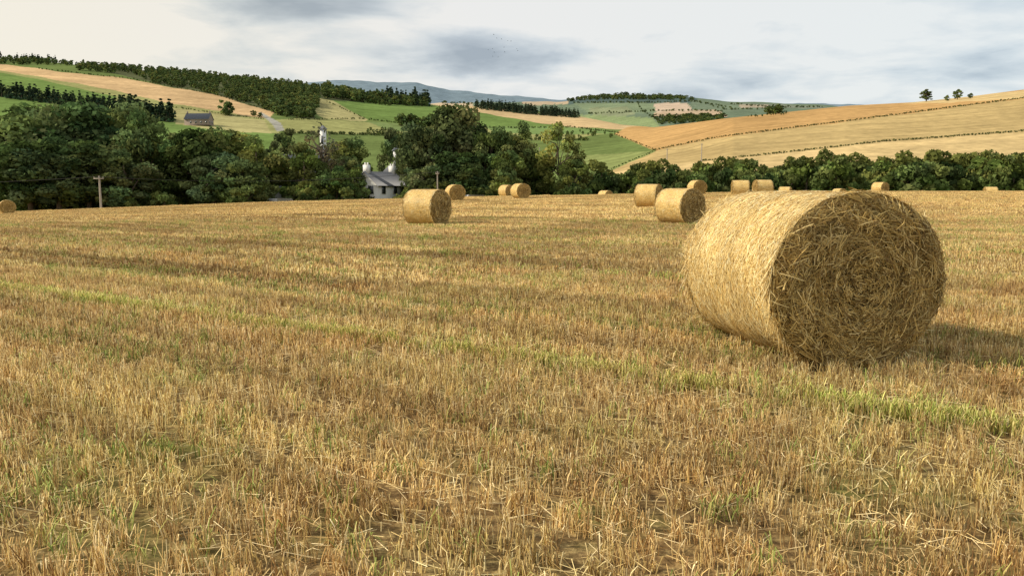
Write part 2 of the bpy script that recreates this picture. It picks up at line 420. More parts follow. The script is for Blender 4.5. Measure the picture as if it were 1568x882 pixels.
grow(m, X[fz], Y[fz], Z[fz], 9, .0021, .022, hgt[fz], .11, PAL, K=3)
grow(m, X[~fz], Y[~fz], Z[~fz], 7, .0030, .026, hgt[~fz], .11, PAL)
k = rng.random(len(X)) < .5
blades(m, X[k], Y[k], Z[k], 2, .0026, .02, .05, .14, PAL)
link('stubble_near', m.build('stubble_near', [M_straw]))
X, Y = region(190); k = not_bale(X, Y); m = Mesh(); litter(m, X[k], Y[k], 0 * X[k], .0018)
link('loose_straw', m.build('loose_straw', [M_straw]))
X, Y = region(90); td = track_d(X, Y)
w = np.exp(-((td + .30) / .35) ** 2) * .12 + np.exp(-((td - .25) / .2) ** 2) * .12 + np.exp(-((td - 2.1) / .22) ** 2) * .3 + .30 * np.clip(lumps(X, Y, .55) - .15, 0, 1) + .07
k = (rng.random(len(X)) < w) & not_bale(X, Y); X, Y = X[k], Y[k]
m = Mesh(); blades(m, X, Y, 0 * X, 8, .0022, .03, .06, .15, GP, (.5, 1.0)); grow(m, X, Y, 0 * X, 3, .002, .03, .12, .3, GP)
n = 26 * 75; s = rng.uniform(-16, 10, n); pt = .5 + .5 * np.sin(s * 2.1 + 1.5 * np.sin(s * .9)) * np.sin(s * .57 + 1)
k = rng.random(n) < .35 + .65 * pt; s = s[k] + (-2.0 * rd[0] + 8.55 * rd[1]); n = len(s); t = T0 + .02 * np.sin(s * 3) + rng.normal(0, .045, n)
X = s * rd[0] + t * rn[0]; Y = s * rd[1] + t * rn[1]; k = (Y > 2.3) & not_bale(X, Y); X, Y = X[k], Y[k]
blades(m, X, Y, 0 * X, 5, .0030, .025, .06, .13, YG, (.7, 1.15)); grow(m, X, Y, 0 * X, 6, .0027, .025, .15, .18, YG)
link('grass_regrowth', m.build('grass_regrowth', [M_straw]))
def tile(kind):
    m = Mesh(); h = TS / 2
    global rd, rn
    keep = (rd, rn); rd, rn = np.array([1., 0]), np.array([0, 1.])
    if kind == 'mid':
        n = int(44 * TS * TS); X = rng.uniform(-h, h, n); Y = rng.uniform(-h, h, n); Y = (np.round(Y / .3333 - .5) + .5) * .3333 + rng.normal(0, .03, n)
        grow(m, X, Y, 0 * X, 7, .0052, .06, .115, .14, PAL, tv=.28)
        X = rng.uniform(-h, h, 320); Y = rng.uniform(-h, h, 320); litter(m, X, Y, 0 * X, .0045, .04, .14)
        for _ in range(9):
            c = rng.uniform(-h, h, 2); n = 10; blades(m, c[0] + rng.normal(0, .5, n), c[1] + rng.normal(0, .1, n), np.zeros(n), 6, .005, .05, .06, .15, GP, (.5, 1))
    else:
        n = int(12 * TS * TS); X = rng.uniform(-h, h, n); Y = rng.uniform(-h, h, n)
        grow(m, X, Y, 0 * X, 6, .011, .12, .11, .15, PAL, tv=.28)
    rd, rn = keep
    return m.build('stubble_tile', [M_straw])
gs, gt = np.meshgrid(np.arange(-200, 200) + .5, np.arange(-200, 200) + .5); gs = gs.ravel() * TS; gt = gt.ravel() * TS
CX = gs * rd[0] + gt * rn[0]; CY = gs * rd[1] + gt * rn[1]
for nm, kd, lo, hi, nv in (('stubble_middle', 'mid', NEARY, MIDY, 5), ('stubble_far', 'far', MIDY, 116, 4)):
    k = (CY >= lo) & (CY < hi) & (np.abs(CX) < .74 * CY + 5); X, Y = CX[k], CY[k]; n = len(X)
    Z = terrain(X, Y); sy = (terrain(X, Y + 1) - terrain(X, Y - 1)) / 2; sx_ = (terrain(X + 1, Y) - terrain(X - 1, Y)) / 2
    ang = ROWANG + rng.integers(0, 2, n) * math.pi
    rot = np.zeros((n, 3))
    for i in range(n):
        Rz = Matrix.Rotation(ang[i], 3, 'Z'); q = Vector((0, 0, 1)).rotation_difference(Vector((-sx_[i], -sy[i], 1)).normalized()).to_matrix()
        rot[i] = (q @ Rz).to_euler('XYZ')
    scatter(nm, np.c_[X, Y, Z], rot, np.ones((n, 3)), rng.integers(0, nv, n), [tile(kd) for _ in range(nv)])

# ---------------------------------------------------------------- bales
def make_bale(name, R, L, n_face, n_side, n_fringe, w, seed, squash=1.05):
    r = np.random.default_rng(seed); m = Mesh()
    RH = R * squash
    prof = [(-L / 2 + .035, .001), (-L / 2 + .02, .10), (-L / 2 + .03, .3), (-L / 2 + .01, .55), (-L / 2 + .0, .8), (-L / 2 + .01, .93), (-L / 2 + .05, .985)]
    for t in np.linspace(-.9, .9, 15): prof.append((t * L / 2, .985 + .02 * (1 - t * t)))
    prof += [(L / 2 - .04, .98), (L / 2, .92), (L / 2 + .01, .6), (L / 2 - .02, .3), (L / 2, .001)]
    A = 128; an = np.arange(A) * 2 * math.pi / A
    pr = np.array(prof); K = len(pr)
    def shape(th, rr):
        lump = 1 + .008 * np.sin(3 * th + 1) + .006 * np.sin(7 * th)
        x = np.cos(th) * rr * RH * lump; z = np.sin(th) * rr * R * lump
        return x, np.maximum(z, -R * .985)
    TH, PR = np.meshgrid(an, pr[:, 1]); YA = np.repeat(pr[:, 0:1], A, 1) + r.normal(0, .006, (K, A))
    RRn = PR * (1 + r.normal(0, .005, PR.shape))
    x, z = shape(TH, RRn)
    V = np.stack([x, YA, z], -1).reshape(-1, 3)
    id_ = np.arange(K * A).reshape(K, A); nx = np.roll(id_, -1, 1)
    Fq = np.stack([id_[:-1], nx[:-1], nx[1:], id_[1:]], -1).reshape(-1, 4)
    colr = np.zeros((K, A, 3)); colr[:] = (.24, .155, .05); colr[7:22] = (.66, .455, .16)
    colr *= r.uniform(.8, 1.2, (K, A, 1))
    m.add(V, Fq, colr.reshape(-1, 3))
    n = n_side; th = r.uniform(0, 6.283, n); y = r.uniform(-L / 2 + .01, L / 2 - .01, n)
    ln = r.uniform(.012, .055, n); sk = r.normal(0, .42, n) + np.where(r.random(n) < .2, r.uniform(-1.3, 1.3, n), 0); off = r.uniform(.0, .008, n)
    t = np.linspace(-1, 1, 4)
    THs = th[:, None] + (ln * np.cos(sk) / R)[:, None] * t; Ys = y[:, None] + (ln * np.sin(sk))[:, None] * t + r.normal(0, .002, (n, 4))
    Ys = np.clip(Ys, -L / 2 + .005, L / 2 - .005)
    rr = .990 + .02 * (1 - (2 * Ys / L) ** 2) + (off[:, None] + r.normal(0, .0013, (n, 4))) / R
    x, z = shape(THs, rr); P = np.stack([x, Ys, z], -1)
    T = nrm(np.gradient(P, axis=1)); Nn = nrm(nrm(np.stack([x, 0 * x, z], -1)) + r.normal(0, .2, (n, 1, 3))); W = nrm(np.cross(T, Nn)) * (w * .85 * r.uniform(.6, 1.2, n))[:, None, None]
    SC = np.array([(.90, .67, .29), (.86, .61, .23), (.92, .75, .39), (.76, .52, .18), (.54, .35, .11), (.88, .69, .30), (.92, .81, .48), (.44, .28, .08)])
    wn = (.94 + .08 * np.sin(y * 9 + 2 * np.sin(th * 2)))[:, None]
    m.add(*strips(P, W, np.minimum(SC[r.integers(0, len(SC), n)] * r.uniform(.88, 1.1, (n, 1)) * wn, .92)))
    FC = np.array([(.64, .44, .145), (.74, .54, .20), (.50, .33, .10), (.36, .225, .07), (.82, .62, .27), (.58, .39, .12), (.24, .145, .045)])
    for sgn, cnt in ((-1, n_face), (1, n_face // 2)):
        n = cnt; ra = np.sqrt(r.uniform(0, 1, n)) * .985; th = r.uniform(0, 6.283, n)
        ln = r.uniform(.02, .12, n) * np.clip(ra * 1.6, .35, 1)
        dev = r.normal(0, .55, n) + np.where(r.random(n) < .35, r.uniform(-1.5, 1.5, n), 0)
        cx, cz = np.cos(th) * ra * RH, np.sin(th) * ra * R
        da = th + math.pi / 2 + dev
        s = ln[:, None] * t
        curv = (s ** 2) / (2 * np.clip(ra, .15, 1)[:, None] * R) * np.where(np.abs(dev) < .8, 1, r.uniform(-1, 1, n))[:, None]
        X_ = cx[:, None] + np.cos(da)[:, None] * s - np.cos(th)[:, None] * curv
        Z_ = cz[:, None] + np.sin(da)[:, None] * s - np.sin(th)[:, None] * curv
        q = np.sqrt((X_ / RH) ** 2 + (Z_ / R) ** 2); f = np.where(q > 1.0, 1.0 / q, 1); X_ *= f; Z_ *= f
        Z_ = np.maximum(Z_, -R * .985)
        rings = .012 * np.sin(ra * 40) + .018 * np.sin(th * 3 + ra * 14) + .014 * np.sin(th * 7 - ra * 23)
        Yb = L / 2 + rings[:, None] + r.uniform(-.01, .055, n)[:, None] + r.normal(0, .008, (n, 4)) - .05 * np.clip((q - .9) / .1, 0, 1) - .03 * np.exp(-(q / .15) ** 2)
        P = np.stack([X_, sgn * Yb, Z_], -1)
        T = nrm(np.gradient(P, axis=1)); ax = nrm(np.array([0, sgn, 0.])[None] + r.normal(0, .5, (n, 3)))[:, None]
        W = nrm(np.cross(T, ax)) * (w * 1.1 * r.uniform(.6, 1.4, n))[:, None, None]
        cl = (.92 + .16 * np.sin(th * 5 + ra * 9) * np.sin(ra * 17 - th * 2))[:, None]
        m.add(*strips(P, W, FC[r.integers(0, len(FC), n)] * r.uniform(.65, 1.15, (n, 1)) * cl))
    n = n_fringe; th = r.uniform(0, 6.283, n)
    which = r.random(n); y = np.where(which < .45, -L / 2 + .02 + np.abs(r.normal(0, .03, n)), np.where(which < .85, L / 2 - .02 - np.abs(r.normal(0, .05, n)), r.uniform(-L / 2, L / 2, n)))
    ln = r.uniform(.03, .12, n) * np.where(which > .85, .35, 1)
    sg = np.where(r.random(n) < .5, 1, -1)
    rad = np.stack([np.cos(th), 0 * th, np.sin(th)], -1); tan = np.stack([-np.sin(th), 0 * th, np.cos(th)], -1) * sg[:, None]
    d = nrm(tan * r.uniform(.4, 1.2, n)[:, None] + rad * r.uniform(.12, .55, n)[:, None] + np.array([0, 1, 0])[None] * r.normal(0, .35, n)[:, None])
    tt = np.linspace(0, 1, 4)
    P0 = rad * np.array([RH, 1, R]) * .985 + np.stack([0 * y, y, 0 * y], -1)
    P = P0[:, None] + d[:, None] * (ln[:, None] * 1.3 * tt)[..., None]
    P[..., 2] -= (ln[:, None] * .35 * tt ** 2)
    P[..., 2] = np.maximum(P[..., 2], -R * .99)
    W = nrm(np.cross(d, rad + r.normal(0, .4, (n, 3))))[:, None] * (w * .9 * np.array([1, 1, .9, .6]))[None, :, None]
    m.add(*strips(P, W, SC[r.integers(0, len(SC), n)] * r.uniform(.6, 1.0, (n, 1))))
    return m.build(name, [M_bale])
big = make_bale('hay_bale_large', BR, BL, 18000, 56000, 4200, .0025, 3, 1.09)
link('round_hay_bale', big, (BX, BY, BR - .03), BPHI)
small = [make_bale('hay_bale_mesh', .75, 1.4, 2600, 5200, 500, .006, 11 + i) for i in range(2)]
for i, (x, Y, phi) in enumerate([(654, 33.5, 62), (697, 74, 22), (797, 80, 28), (993, 52, 62), (1041, 33.5, 38), (1067, 84, 15), (1133, 72, 80), (1167, 74, 95),
                                (1347, 100, 30), (927, 108, 40), (1202, 106, 60), (1285, 109, 20), (1516, 107, 75), (776, 97, 40), (10, 88, 35)]):
    X_ = (x - 784) / FL * (Y * cP + .1); z = float(terrain(X_, Y))
    link('round_hay_bale', small[i % 2], (X_, Y, z + .72), math.radians(phi))

# ---------------------------------------------------------------- trees
def make_tree(name, H, Rw, ncl, per, leaf, seed, crown0=.22, sparse=1.0, base=(.055, .085, .022), limbs=10, trunk=.35, conifer=False):
    r = np.random.default_rng(seed); m = Mesh()
    cz0 = H * crown0; ch = H - cz0
    if conifer:
        t = r.uniform(0, 1, ncl) ** .8; th = r.uniform(0, 6.28, ncl); rr = Rw * (1 - t) * .75
        C = np.c_[np.cos(th) * rr, np.sin(th) * rr, cz0 + ch * t * .93]; cr = Rw * (.42 * (1 - t) + .12)
    else:
        v = nrm(r.normal(0, 1, (ncl, 3))); q = r.uniform(.25, 1, ncl) ** .5
        C = v * q[:, None] * np.array([Rw * .8, Rw * .8, ch * .44])
        up = C[:, 2] / (ch * .44)
        C[:, :2] *= (1 - .2 * up)[:, None]
        C += r.normal(0, Rw * .07, C.shape)
        C[:, 2] += cz0 + ch * .48
        cr = Rw * r.uniform(.15, .32, ncl)
    cc = base * r.uniform(.6, 1.55, (ncl, 1)) * np.c_[r.uniform(.85, 1.25, ncl), np.ones(ncl), r.uniform(.8, 1.2, ncl)]
    n = ncl * per; ci = np.repeat(np.arange(ncl), per)
    d = nrm(r.normal(0, 1, (n, 3))); dist = r.uniform(.35, 1.15, n) ** .6
    Pc = C[ci] + d * (dist * cr[ci])[:, None] * np.array([1.1, 1.1, .8])
    keep = r.random(n) < sparse; Pc, d, ci = Pc[keep], d[keep], ci[keep]; n = len(ci)
    nn = nrm(d + r.normal(0, .7, (n, 3))); a = nrm(np.cross(nn, r.normal(0, 1, (n, 3)))); b = np.cross(nn, a)
    s1 = (leaf * r.uniform(.5, 1.3, n))[:, None]; s2 = s1 * r.uniform(.4, .9, (n, 1))
    V = np.stack([Pc - a * s1, Pc - b * s2 + a * s1 * .2, Pc + a * s1, Pc + b * s2], 1).reshape(-1, 3)
    col = np.repeat(cc[ci] * r.uniform(.65, 1.4, (n, 1)), 4, axis=0)
    zmax = np.percentile(V[:, 2], 99.3)
    m.add(V, np.arange(n * 4).reshape(-1, 4), np.clip(col, 0.008, .4), 0)
    bend = r.normal(0, .3, 2)
    tt = np.linspace(0, 1, 6); P = np.zeros((1, 6, 3)); P[0, :, 2] = tt * H * .72 - .4; P[0, :, 0] = bend[0] * tt ** 2; P[0, :, 1] = bend[1] * np.sin(tt * 3)
    m.add(*tubes(P, (trunk * np.array([1.35, 1, .85, .65, .45, .2]))[None], 8, np.array([(.1, .08, .05)])), 1)
    if limbs:
        k = r.choice(ncl, min(limbs, ncl), replace=False); hs = r.uniform(.25, .65, len(k)) * H
        st = np.c_[bend[0] * (hs / H / .72) ** 2, 0 * hs, hs]; en = C[k]
        t4 = np.linspace(0, 1, 4)[None, :, None]
        P = st[:, None] * (1 - t4) + en[:, None] * t4; P[:, 1:3, 2] += r.uniform(-.2, .5, (len(k), 2)) ; P[:, 1:3, :2] += r.normal(0, .25, (len(k), 2, 2))
        m.add(*tubes(P, np.tile(trunk * np.array([.5, .38, .25, .1]), (len(k), 1)), 5, np.tile((.1, .08, .05), (len(k), 1))), 1)
    me = m.build(name, [M_leaf, M_bark]); me['top'] = float(zmax); me['half'] = float(np.percentile(np.abs(V[:, 0]), 98.5))
    return me
DK = np.array((.086, .116, .044)); MD = np.array((.122, .158, .053)); LT = np.array((.190, .215, .068)); BR_ = np.array((.17, .145, .08))
variants = {
    'd0': make_tree('broadleaf_dark', 16, 6.2, 60, 160, .36, 101, .15, base=DK),
    'd1': make_tree('broadleaf_dark', 16, 5.6, 52, 170, .36, 102, .12, base=DK * 1.15),
    'm0': make_tree('broadleaf', 15, 5.4, 48, 150, .34, 103, .16, base=MD),
    'm1': make_tree('broadleaf', 15, 4.8, 40, 150, .33, 104, .14, base=MD * 1.15),
    'l0': make_tree('broadleaf_light', 14, 4.5, 34, 140, .31, 105, .2, base=LT * .85),
    's0': make_tree('airy', 14, 4.2, 30, 100, .28, 106, .18, base=LT * .8, limbs=16, trunk=.25),
    'b0': make_tree('sparse', 14, 4.6, 26, 26, .26, 107, .25, base=BR_, limbs=26, trunk=.3),
}
trees = [  # image x, top y and width in pixels, distance, kind, tint
    (-60, 172, 130, 135, 'd0', 1), (10, 176, 120, 128, 'd1', 1), (68, 166, 130, 140, 'd0', .9), (120, 164, 130, 132, 'd0', 1.1), (172, 167, 115, 138, 'd1', 1), (212, 178, 80, 130, 'm0', .9),
    (40, 215, 110, 118, 'd1', .8), (130, 220, 120, 120, 'd0', .8), (85, 235, 110, 117, 'd1', .9), (190, 235, 90, 120, 'm0', .9), (252, 232, 60, 140, 'b0', .8), (300, 202, 110, 130, 'd0', .75), (262, 208, 60, 150, 'm1', .8), (352, 200, 100, 140, 'l0', 1.0), (394, 215, 85, 132, 'm0', 1.2),
    (325, 238, 90, 122, 'd1', .8), (437, 200, 66, 150, 's0', .9), (466, 222, 66, 130, 'm1', .95), (490, 192, 80, 134, 'b0', 1), (532, 214, 66, 140, 'l0', .9), (542, 248, 50, 128, 'm1', .9),
    (515, 258, 60, 122, 'm0', .8), (602, 200, 52, 196, 'm1', .8), (628, 235, 48, 138, 'd1', .9), (638, 208, 62, 140, 'd1', .85), (694, 166, 106, 138, 'd0', .8), (660, 196, 84, 132, 'd1', .85), (727, 192, 64, 145, 'd1', .9),
    (752, 202, 66, 134, 'd1', .9), (798, 194, 66, 142, 'm0', 1.2), (776, 225, 56, 128, 'm1', .8), (858, 190, 70, 136, 's0', 1.15), (828, 234, 60, 140, 'd1', .9), (700, 236, 90, 122, 'd0', .75), (880, 240, 50, 128, 'm1', .8),
    (648, 258, 50, 124, 'd1', .8), (418, 258, 56, 150, 'd1', .8), (450, 252, 50, 140, 'm0', .8), (375, 250, 80, 121, 'd1', .9)]
for x, yt, w, Y, kd, tint in trees:
    X_, zt = place(x, yt, Y); z0 = float(terrain(X_, Y)) - .3
    me = variants[kd]; h = (zt - z0) / me['top']; ws = w / FL * Y / (2 * me['half'])
    o = link('broadleaf_tree', me, (X_, Y, z0), rng.uniform(0, 6.28), (ws, ws * rng.uniform(.9, 1.1), h))
    tint *= rng.uniform(.9, 1.3)
    o.color = (tint * rng.uniform(.85, 1.08), tint, tint * rng.uniform(.9, 1.3), 1)
bush = [make_tree('bush', 6, 3.4, 18, 130, .28, 120 + i, .02, base=(DK, MD, DK * 1.25)[i], limbs=4, trunk=.18) for i in range(3)]
low = [make_tree('low_broadleaf', 12, 5.2, 14, 34, .85, 130 + i, .04, base=(DK * 1.1, MD * .95, DK * 1.35)[i], limbs=0, trunk=.3) for i in range(3)]
con = [make_tree('low_conifer', 13, 2.6, 16, 20, .75, 140 + i, .04, base=np.array((.048, .076, .050)), limbs=0, trunk=.2, conifer=True) for i in range(2)]
def scat_trees(name, X, Y, Z, h, objs, H0, wid=1.0, colr=None):
    n = len(X); s = h / H0
    rot = np.c_[np.zeros(n), np.zeros(n), rng.uniform(0, 6.28, n)]
    ws = s * wid * rng.uniform(.8, 1.2, n)
    scatter(name, np.c_[X, Y, Z - .2 * s], rot, np.c_[ws, ws, s], rng.integers(0, len(objs), n), objs, colr)
hx = np.arange(868, 2000, 7.5); hx = hx + rng.normal(0, 4, len(hx)); hY = rng.uniform(138, 168, len(hx))
tops = np.interp(hx, [868, 900, 960, 1040, 1100, 1180, 1260, 1320, 1400, 1480, 1568, 2000], [260, 254, 262, 254, 248, 248, 242, 243, 237, 238, 236, 234]) + rng.normal(0, 5, len(hx))
hX, hz = place(hx, tops, hY); gz = terrain(hX, hY)
scat_trees('hedgerow_trees', hX, hY, gz, np.maximum(hz - gz, 3), bush, 6, .95)
hx = np.arange(-250, 880, 8.); hx = hx + rng.normal(0, 4, len(hx)); hY = rng.uniform(116, 150, len(hx))
tops = 283 + rng.normal(0, 9, len(hx)); hX, hz = place(hx, tops, hY); gz = terrain(hX, hY)
gap = ((hx > 552) & (hx < 612)) | ((hx > 205) & (hx < 248)) | ((hx > 416) & (hx < 446))
kk = ~gap
scat_trees('hedge_shrubs', hX[kk], hY[kk], gz[kk], np.maximum(hz - gz, 1.5)[kk], bush, 6, 1.0, (.7, .7, .7, 1))

def poly_pts(poly, n):
    a = np.array(poly, float)
    x = rng.uniform(a[:, 0].min(), a[:, 0].max(), n * 6); y = rng.uniform(a[:, 1].min(), a[:, 1].max(), n * 6)
    k = inpoly(x, y, poly); return x[k][:n], y[k][:n]
def line_pts(line, step, jit=.8):
    a = np.array(line, float); seg = np.hypot(*np.diff(a, axis=0).T); s = np.r_[0, np.cumsum(seg)]
    t = np.arange(0, s[-1], step); t = t + rng.normal(0, step * .3, len(t))
    return np.interp(t, s, a[:, 0]) + rng.normal(0, jit, len(t)), np.interp(t, s, a[:, 1]) + rng.normal(0, jit * .5, len(t))
def collect(items, y0, y1):
    Xs, Ys, Zs, Hs = [], [], [], []
    for (x, y), hpx in items:
        X_, Y_, Z_, ok = hit(x, y, y0, y1)
        Xs.append(X_[ok]); Ys.append(Y_[ok]); Zs.append(Z_[ok]); Hs.append((hpx / FL * Y_ * rng.uniform(.7, 1.25, len(Y_)))[ok])
    return [np.concatenate(v) for v in (Xs, Ys, Zs, Hs)]
wood = [
    (poly_pts([(-300, 88), (0, 92), (110, 98), (110, 101), (-300, 96)], 320), 9),
    (poly_pts([(105, 98), (200, 104), (300, 114), (400, 125), (490, 136), (490, 146), (400, 132), (300, 120), (200, 111), (130, 106)], 600), 9),
    (poly_pts([(190, 110), (300, 120), (420, 134), (490, 144), (488, 152), (478, 184), (430, 178), (385, 160), (300, 140), (240, 130)], 600), 10),
    (poly_pts([(400, 160), (488, 152), (480, 184), (430, 180)], 150), 15),
    (poly_pts([(490, 137), (560, 150), (655, 160), (655, 164), (600, 162), (500, 152)], 190), 15),
    (line_pts([(345, 177), (356, 178)], 3), 22), (line_pts([(385, 178), (400, 181)], 5), 10),
    (line_pts([(612, 193), (690, 195)], 3, 2), 18), (line_pts([(120, 108), (175, 112)], 5, 2), 12),
    (line_pts([(565, 158), (600, 163)], 4), 12), (line_pts([(1145, 180), (1205, 175)], 5), 4),
    (line_pts([(1172, 176), (1200, 173)], 4), 13),
    (poly_pts([(560, 200), (900, 212), (900, 216), (560, 206)], 70), 7),
    (poly_pts([(860, 200), (940, 206), (940, 212), (860, 210)], 20), 7),
]
scat_trees('hillside_woodland', *collect(wood, 150, 905), low, 12, 1.0, (1.15, 1.15, 1.7, 1))  # bluish tint paints slight haze onto the trees
cons = [
    (line_pts([(-300, 110), (0, 148), (60, 156), (110, 163), (180, 172), (262, 185)], 2.6, 1.5), 21),
    (line_pts([(180, 176), (262, 187)], 3, 1.5), 28),
    (poly_pts([(728, 164), (800, 170), (890, 180), (890, 182), (800, 175), (728, 167)], 200), 12),
    (poly_pts([(0, 88), (110, 96), (110, 99), (0, 93)], 60), 11),
    (poly_pts([(590, 150), (655, 158), (655, 163), (590, 160)], 50), 20),
]
scat_trees('conifer_plantation', *collect(cons, 150, 905), con, 13, 1.25, (1.15, 1.15, 1.45, 1))  # tint leans blue: light haze put into the conifer colour
far = [
    (poly_pts([(868, 148), (950, 146), (1060, 150), (1062, 154), (950, 153), (868, 156)], 260), 5),
    (poly_pts([(1000, 181), (1110, 178), (1110, 188), (1010, 191)], 130), 7),
    (line_pts([(880, 158), (1000, 158), (1060, 156), (1120, 166)], 4), 3), (line_pts([(900, 175), (1000, 171), (1062, 170), (1110, 172)], 4), 3),
    (line_pts([(1060, 154), (1110, 168), (1180, 168)], 4), 3), (line_pts([(1120, 160), (1180, 165), (1260, 165)], 4), 3), (line_pts([(975, 158), (985, 172), (1000, 181)], 3), 3),
    (poly_pts([(640, 156), (740, 158), (740, 160), (640, 159)], 30), 4)]
scat_trees('distant_woodland', *collect(far, 1400, 2560), low, 12, 1.6, (1.4, 1.7, 3.8, 1))  # strong blue tint stands in for aerial haze on these trees
hed = [(line_pts([(1000, 231), (1100, 211), (1300, 186), (1568, 151), (1800, 125)], 2.2, .5), 2.6),
       (line_pts([(1070, 248), (1200, 235), (1350, 218), (1568, 202), (1800, 180)], 2.4, .5), 3.0),
       (line_pts([(930, 262), (1005, 231), (940, 206)], 3, .5), 2.5), (line_pts([(0, 131), (90, 146), (180, 160)], 4, .5), 2.5),
       (line_pts([(60, 106), (200, 122), (330, 146), (410, 170)], 5, .5), 2.5), (line_pts([(565, 184), (640, 193), (760, 197), (880, 196), (950, 205)], 3, .5), 3),
       (line_pts([(500, 156), (560, 183), (440, 184)], 4, .5), 2.5), (line_pts([(440, 205), (600, 208), (760, 214), (900, 216)], 3, .8), 5),
       (line_pts([(265, 165), (300, 170), (405, 184)], 4, .5), 2.5)]
scat_trees('field_hedges', *collect(hed, 150, 905), low, 12, 1.4)
for x, yb, hp, wp in [(1418, 156, 20, 20), (1450, 155, 10, 9), (1466, 153, 17, 15), (1486, 151, 9, 9), (1185, 174, 12, 22)]:
    X_, Y_, Z_, ok = hit(x, yb, 200, 470)
    if not ok[0]: Y_ = np.array([445.]); X_ = (x - 784) / FL * Y_; Z_ = terrain(X_, Y_)
    s = hp / FL * Y_[0] / 15
    link('hilltop_tree', variants['m1'], (X_[0], Y_[0], Z_[0] - .3), rng.uniform(0, 6), (wp / FL * Y_[0] / 9.4,) * 2 + (s,))

# ---------------------------------------------------------------- buildings
M_wall = plain_mat('harled_wall', (.36, .34, .31), .9, 2); M_stone = plain_mat('sandstone', (.26, .20, .16), .9, 3); M_white = plain_mat('white_render', (.70, .69, .66), .8, 1, .1)
M_slate = plain_mat('slate', (.11, .115, .13), .6, 4); M_glass = plain_mat('window_glass', (.03, .035, .04), .15, 1); M_trim = plain_mat('painted_trim', (.45, .44, .41), .6, 2, .1)
def house(name, X_, Y_, w, d, eave, ridge, rz, wall, cupola=False, chim=True):
    z = float(terrain(X_, Y_)) - .3
    e = bpy.data.objects.new(name, None); e.location = (X_, Y_, z); e.rotation_euler = (0, 0, rz); S.collection.objects.link(e)
    m = Mesh()
    V = [(-w / 2, -d / 2, 0), (w / 2, -d / 2, 0), (w / 2, d / 2, 0), (-w / 2, d / 2, 0), (-w / 2, -d / 2, eave), (w / 2, -d / 2, eave), (w / 2, d / 2, eave), (-w / 2, d / 2, eave), (0, -d / 2, ridge), (0, d / 2, ridge)]
    Fq = [(0, 1, 5, 4), (1, 2, 6, 5), (2, 3, 7, 6), (3, 0, 4, 7)]
    m.add(V, Fq, (1, 1, 1)); me = m.build('walls', [wall])
    import bmesh
    bm = bmesh.new(); bm.from_mesh(me); bm.verts.ensure_lookup_table(); v = bm.verts
    bm.faces.new((v[4], v[5], v[8])); bm.faces.new((v[7], v[9], v[6])); bm.to_mesh(me); bm.free()
    link('walls', me, parent=e)
    m = Mesh(); o = .3; th = .14; sl = (ridge - eave) / (w / 2)
    for s in (-1, 1):
        x0, z0 = s * (w / 2 + o), eave - sl * o + .03; x1, z1 = 0, ridge + .03; y0, y1 = -d / 2 - o, d / 2 + o
        V = [(x0, y0, z0), (x1, y0, z1), (x1, y1, z1), (x0, y1, z0), (x0, y0, z0 + th), (x1, y0, z1 + th), (x1, y1, z1 + th), (x0, y1, z0 + th)]
        m.add(V, [(0, 1, 2, 3), (4, 5, 6, 7), (0, 1, 5, 4), (3, 2, 6, 7), (0, 3, 7, 4)], (1, 1, 1))
    link('roof', m.build('roof', [M_slate]), parent=e)
    m = Mesh(); f = Mesh()
    fl = [1.6] + ([4.2] if eave > 4.5 else [])
    for zc_ in fl:
        for xx in np.arange(-w / 2 + 1.3, w / 2 - .8, 2.2):
            f.add(*box((xx, -d / 2 - .015, zc_), (1.1, .06, 1.4)), (1, 1, 1)); m.add(*box((xx, -d / 2 - .03, zc_), (.9, .06, 1.2)), (1, 1, 1))
        for yy in np.arange(-d / 2 + 1.5, d / 2 - 1, 3.2):
            for s in (-1, 1):
                f.add(*box((s * (w / 2 + .015), yy, zc_), (.06, 1.1, 1.4)), (1, 1, 1)); m.add(*box((s * (w / 2 + .03), yy, zc_), (.06, .9, 1.2)), (1, 1, 1))
    link('window_frames', f.build('window_frames', [M_trim]), parent=e); link('windows', m.build('windows', [M_glass]), parent=e)
    m = Mesh(); m.add(*box((w / 2 + .04, 0.2, 1.02), (.07, .95, 2.05)), (1, 1, 1)); link('door', m.build('door', [M_slate]), parent=e)
    if chim:
        m = Mesh()
        for s in (-1, 1):
            m.add(*box((0, s * (d / 2 - .5), ridge + .5), (1.0, .6, 1.3)), (1, 1, 1))
            for k in (-.25, .25): m.add(*box((k, s * (d / 2 - .5), ridge + 1.3), (.2, .2, .4)), (1, 1, 1))
        link('chimneys', m.build('chimneys', [wall]), parent=e)
    if cupola:
        cw, c = cupola; m = Mesh()
        m.add(*box((0, -d / 4, ridge + c * .45), (cw, cw, c)), (1, 1, 1)); link('cupola', m.build('cupola', [M_white]), parent=e)
        m = Mesh(); zt = ridge + c * .95; q = cw * .75
        for dx, dy in ((1, 0), (0, 1), (-1, 0), (0, -1)):
            A_ = np.array([(dx - dy) * q, (dy + dx) * q, zt]); B_ = np.array([(dx + dy) * q, (dy - dx) * q, zt]); T_ = np.array([0, 0, zt + cw * .9])
            V = [A_, B_, T_ + (B_ - A_) * .02, T_ - (B_ - A_) * .02]
            m.add(np.array(V) + np.array([0, -d / 4, 0]), [(0, 1, 2, 3)], (1, 1, 1))
        m.add(*box((0, -d / 4, ridge + c * .55), (cw * 1.02, cw * .6, c * .3)), (1, 1, 1))
        link('cupola_cap', m.build('cupola_cap', [M_slate]), parent=e)
    return e
def bx(x, Y): return (x - 784) / FL * Y * cP
house('village_house', bx(582, 130), 130, 4.8, 8, 4.9, 6.9, -.45, M_white)
house('cottage', bx(228, 132), 136, 5, 8, 4.2, 6.9, 1.2, M_stone)
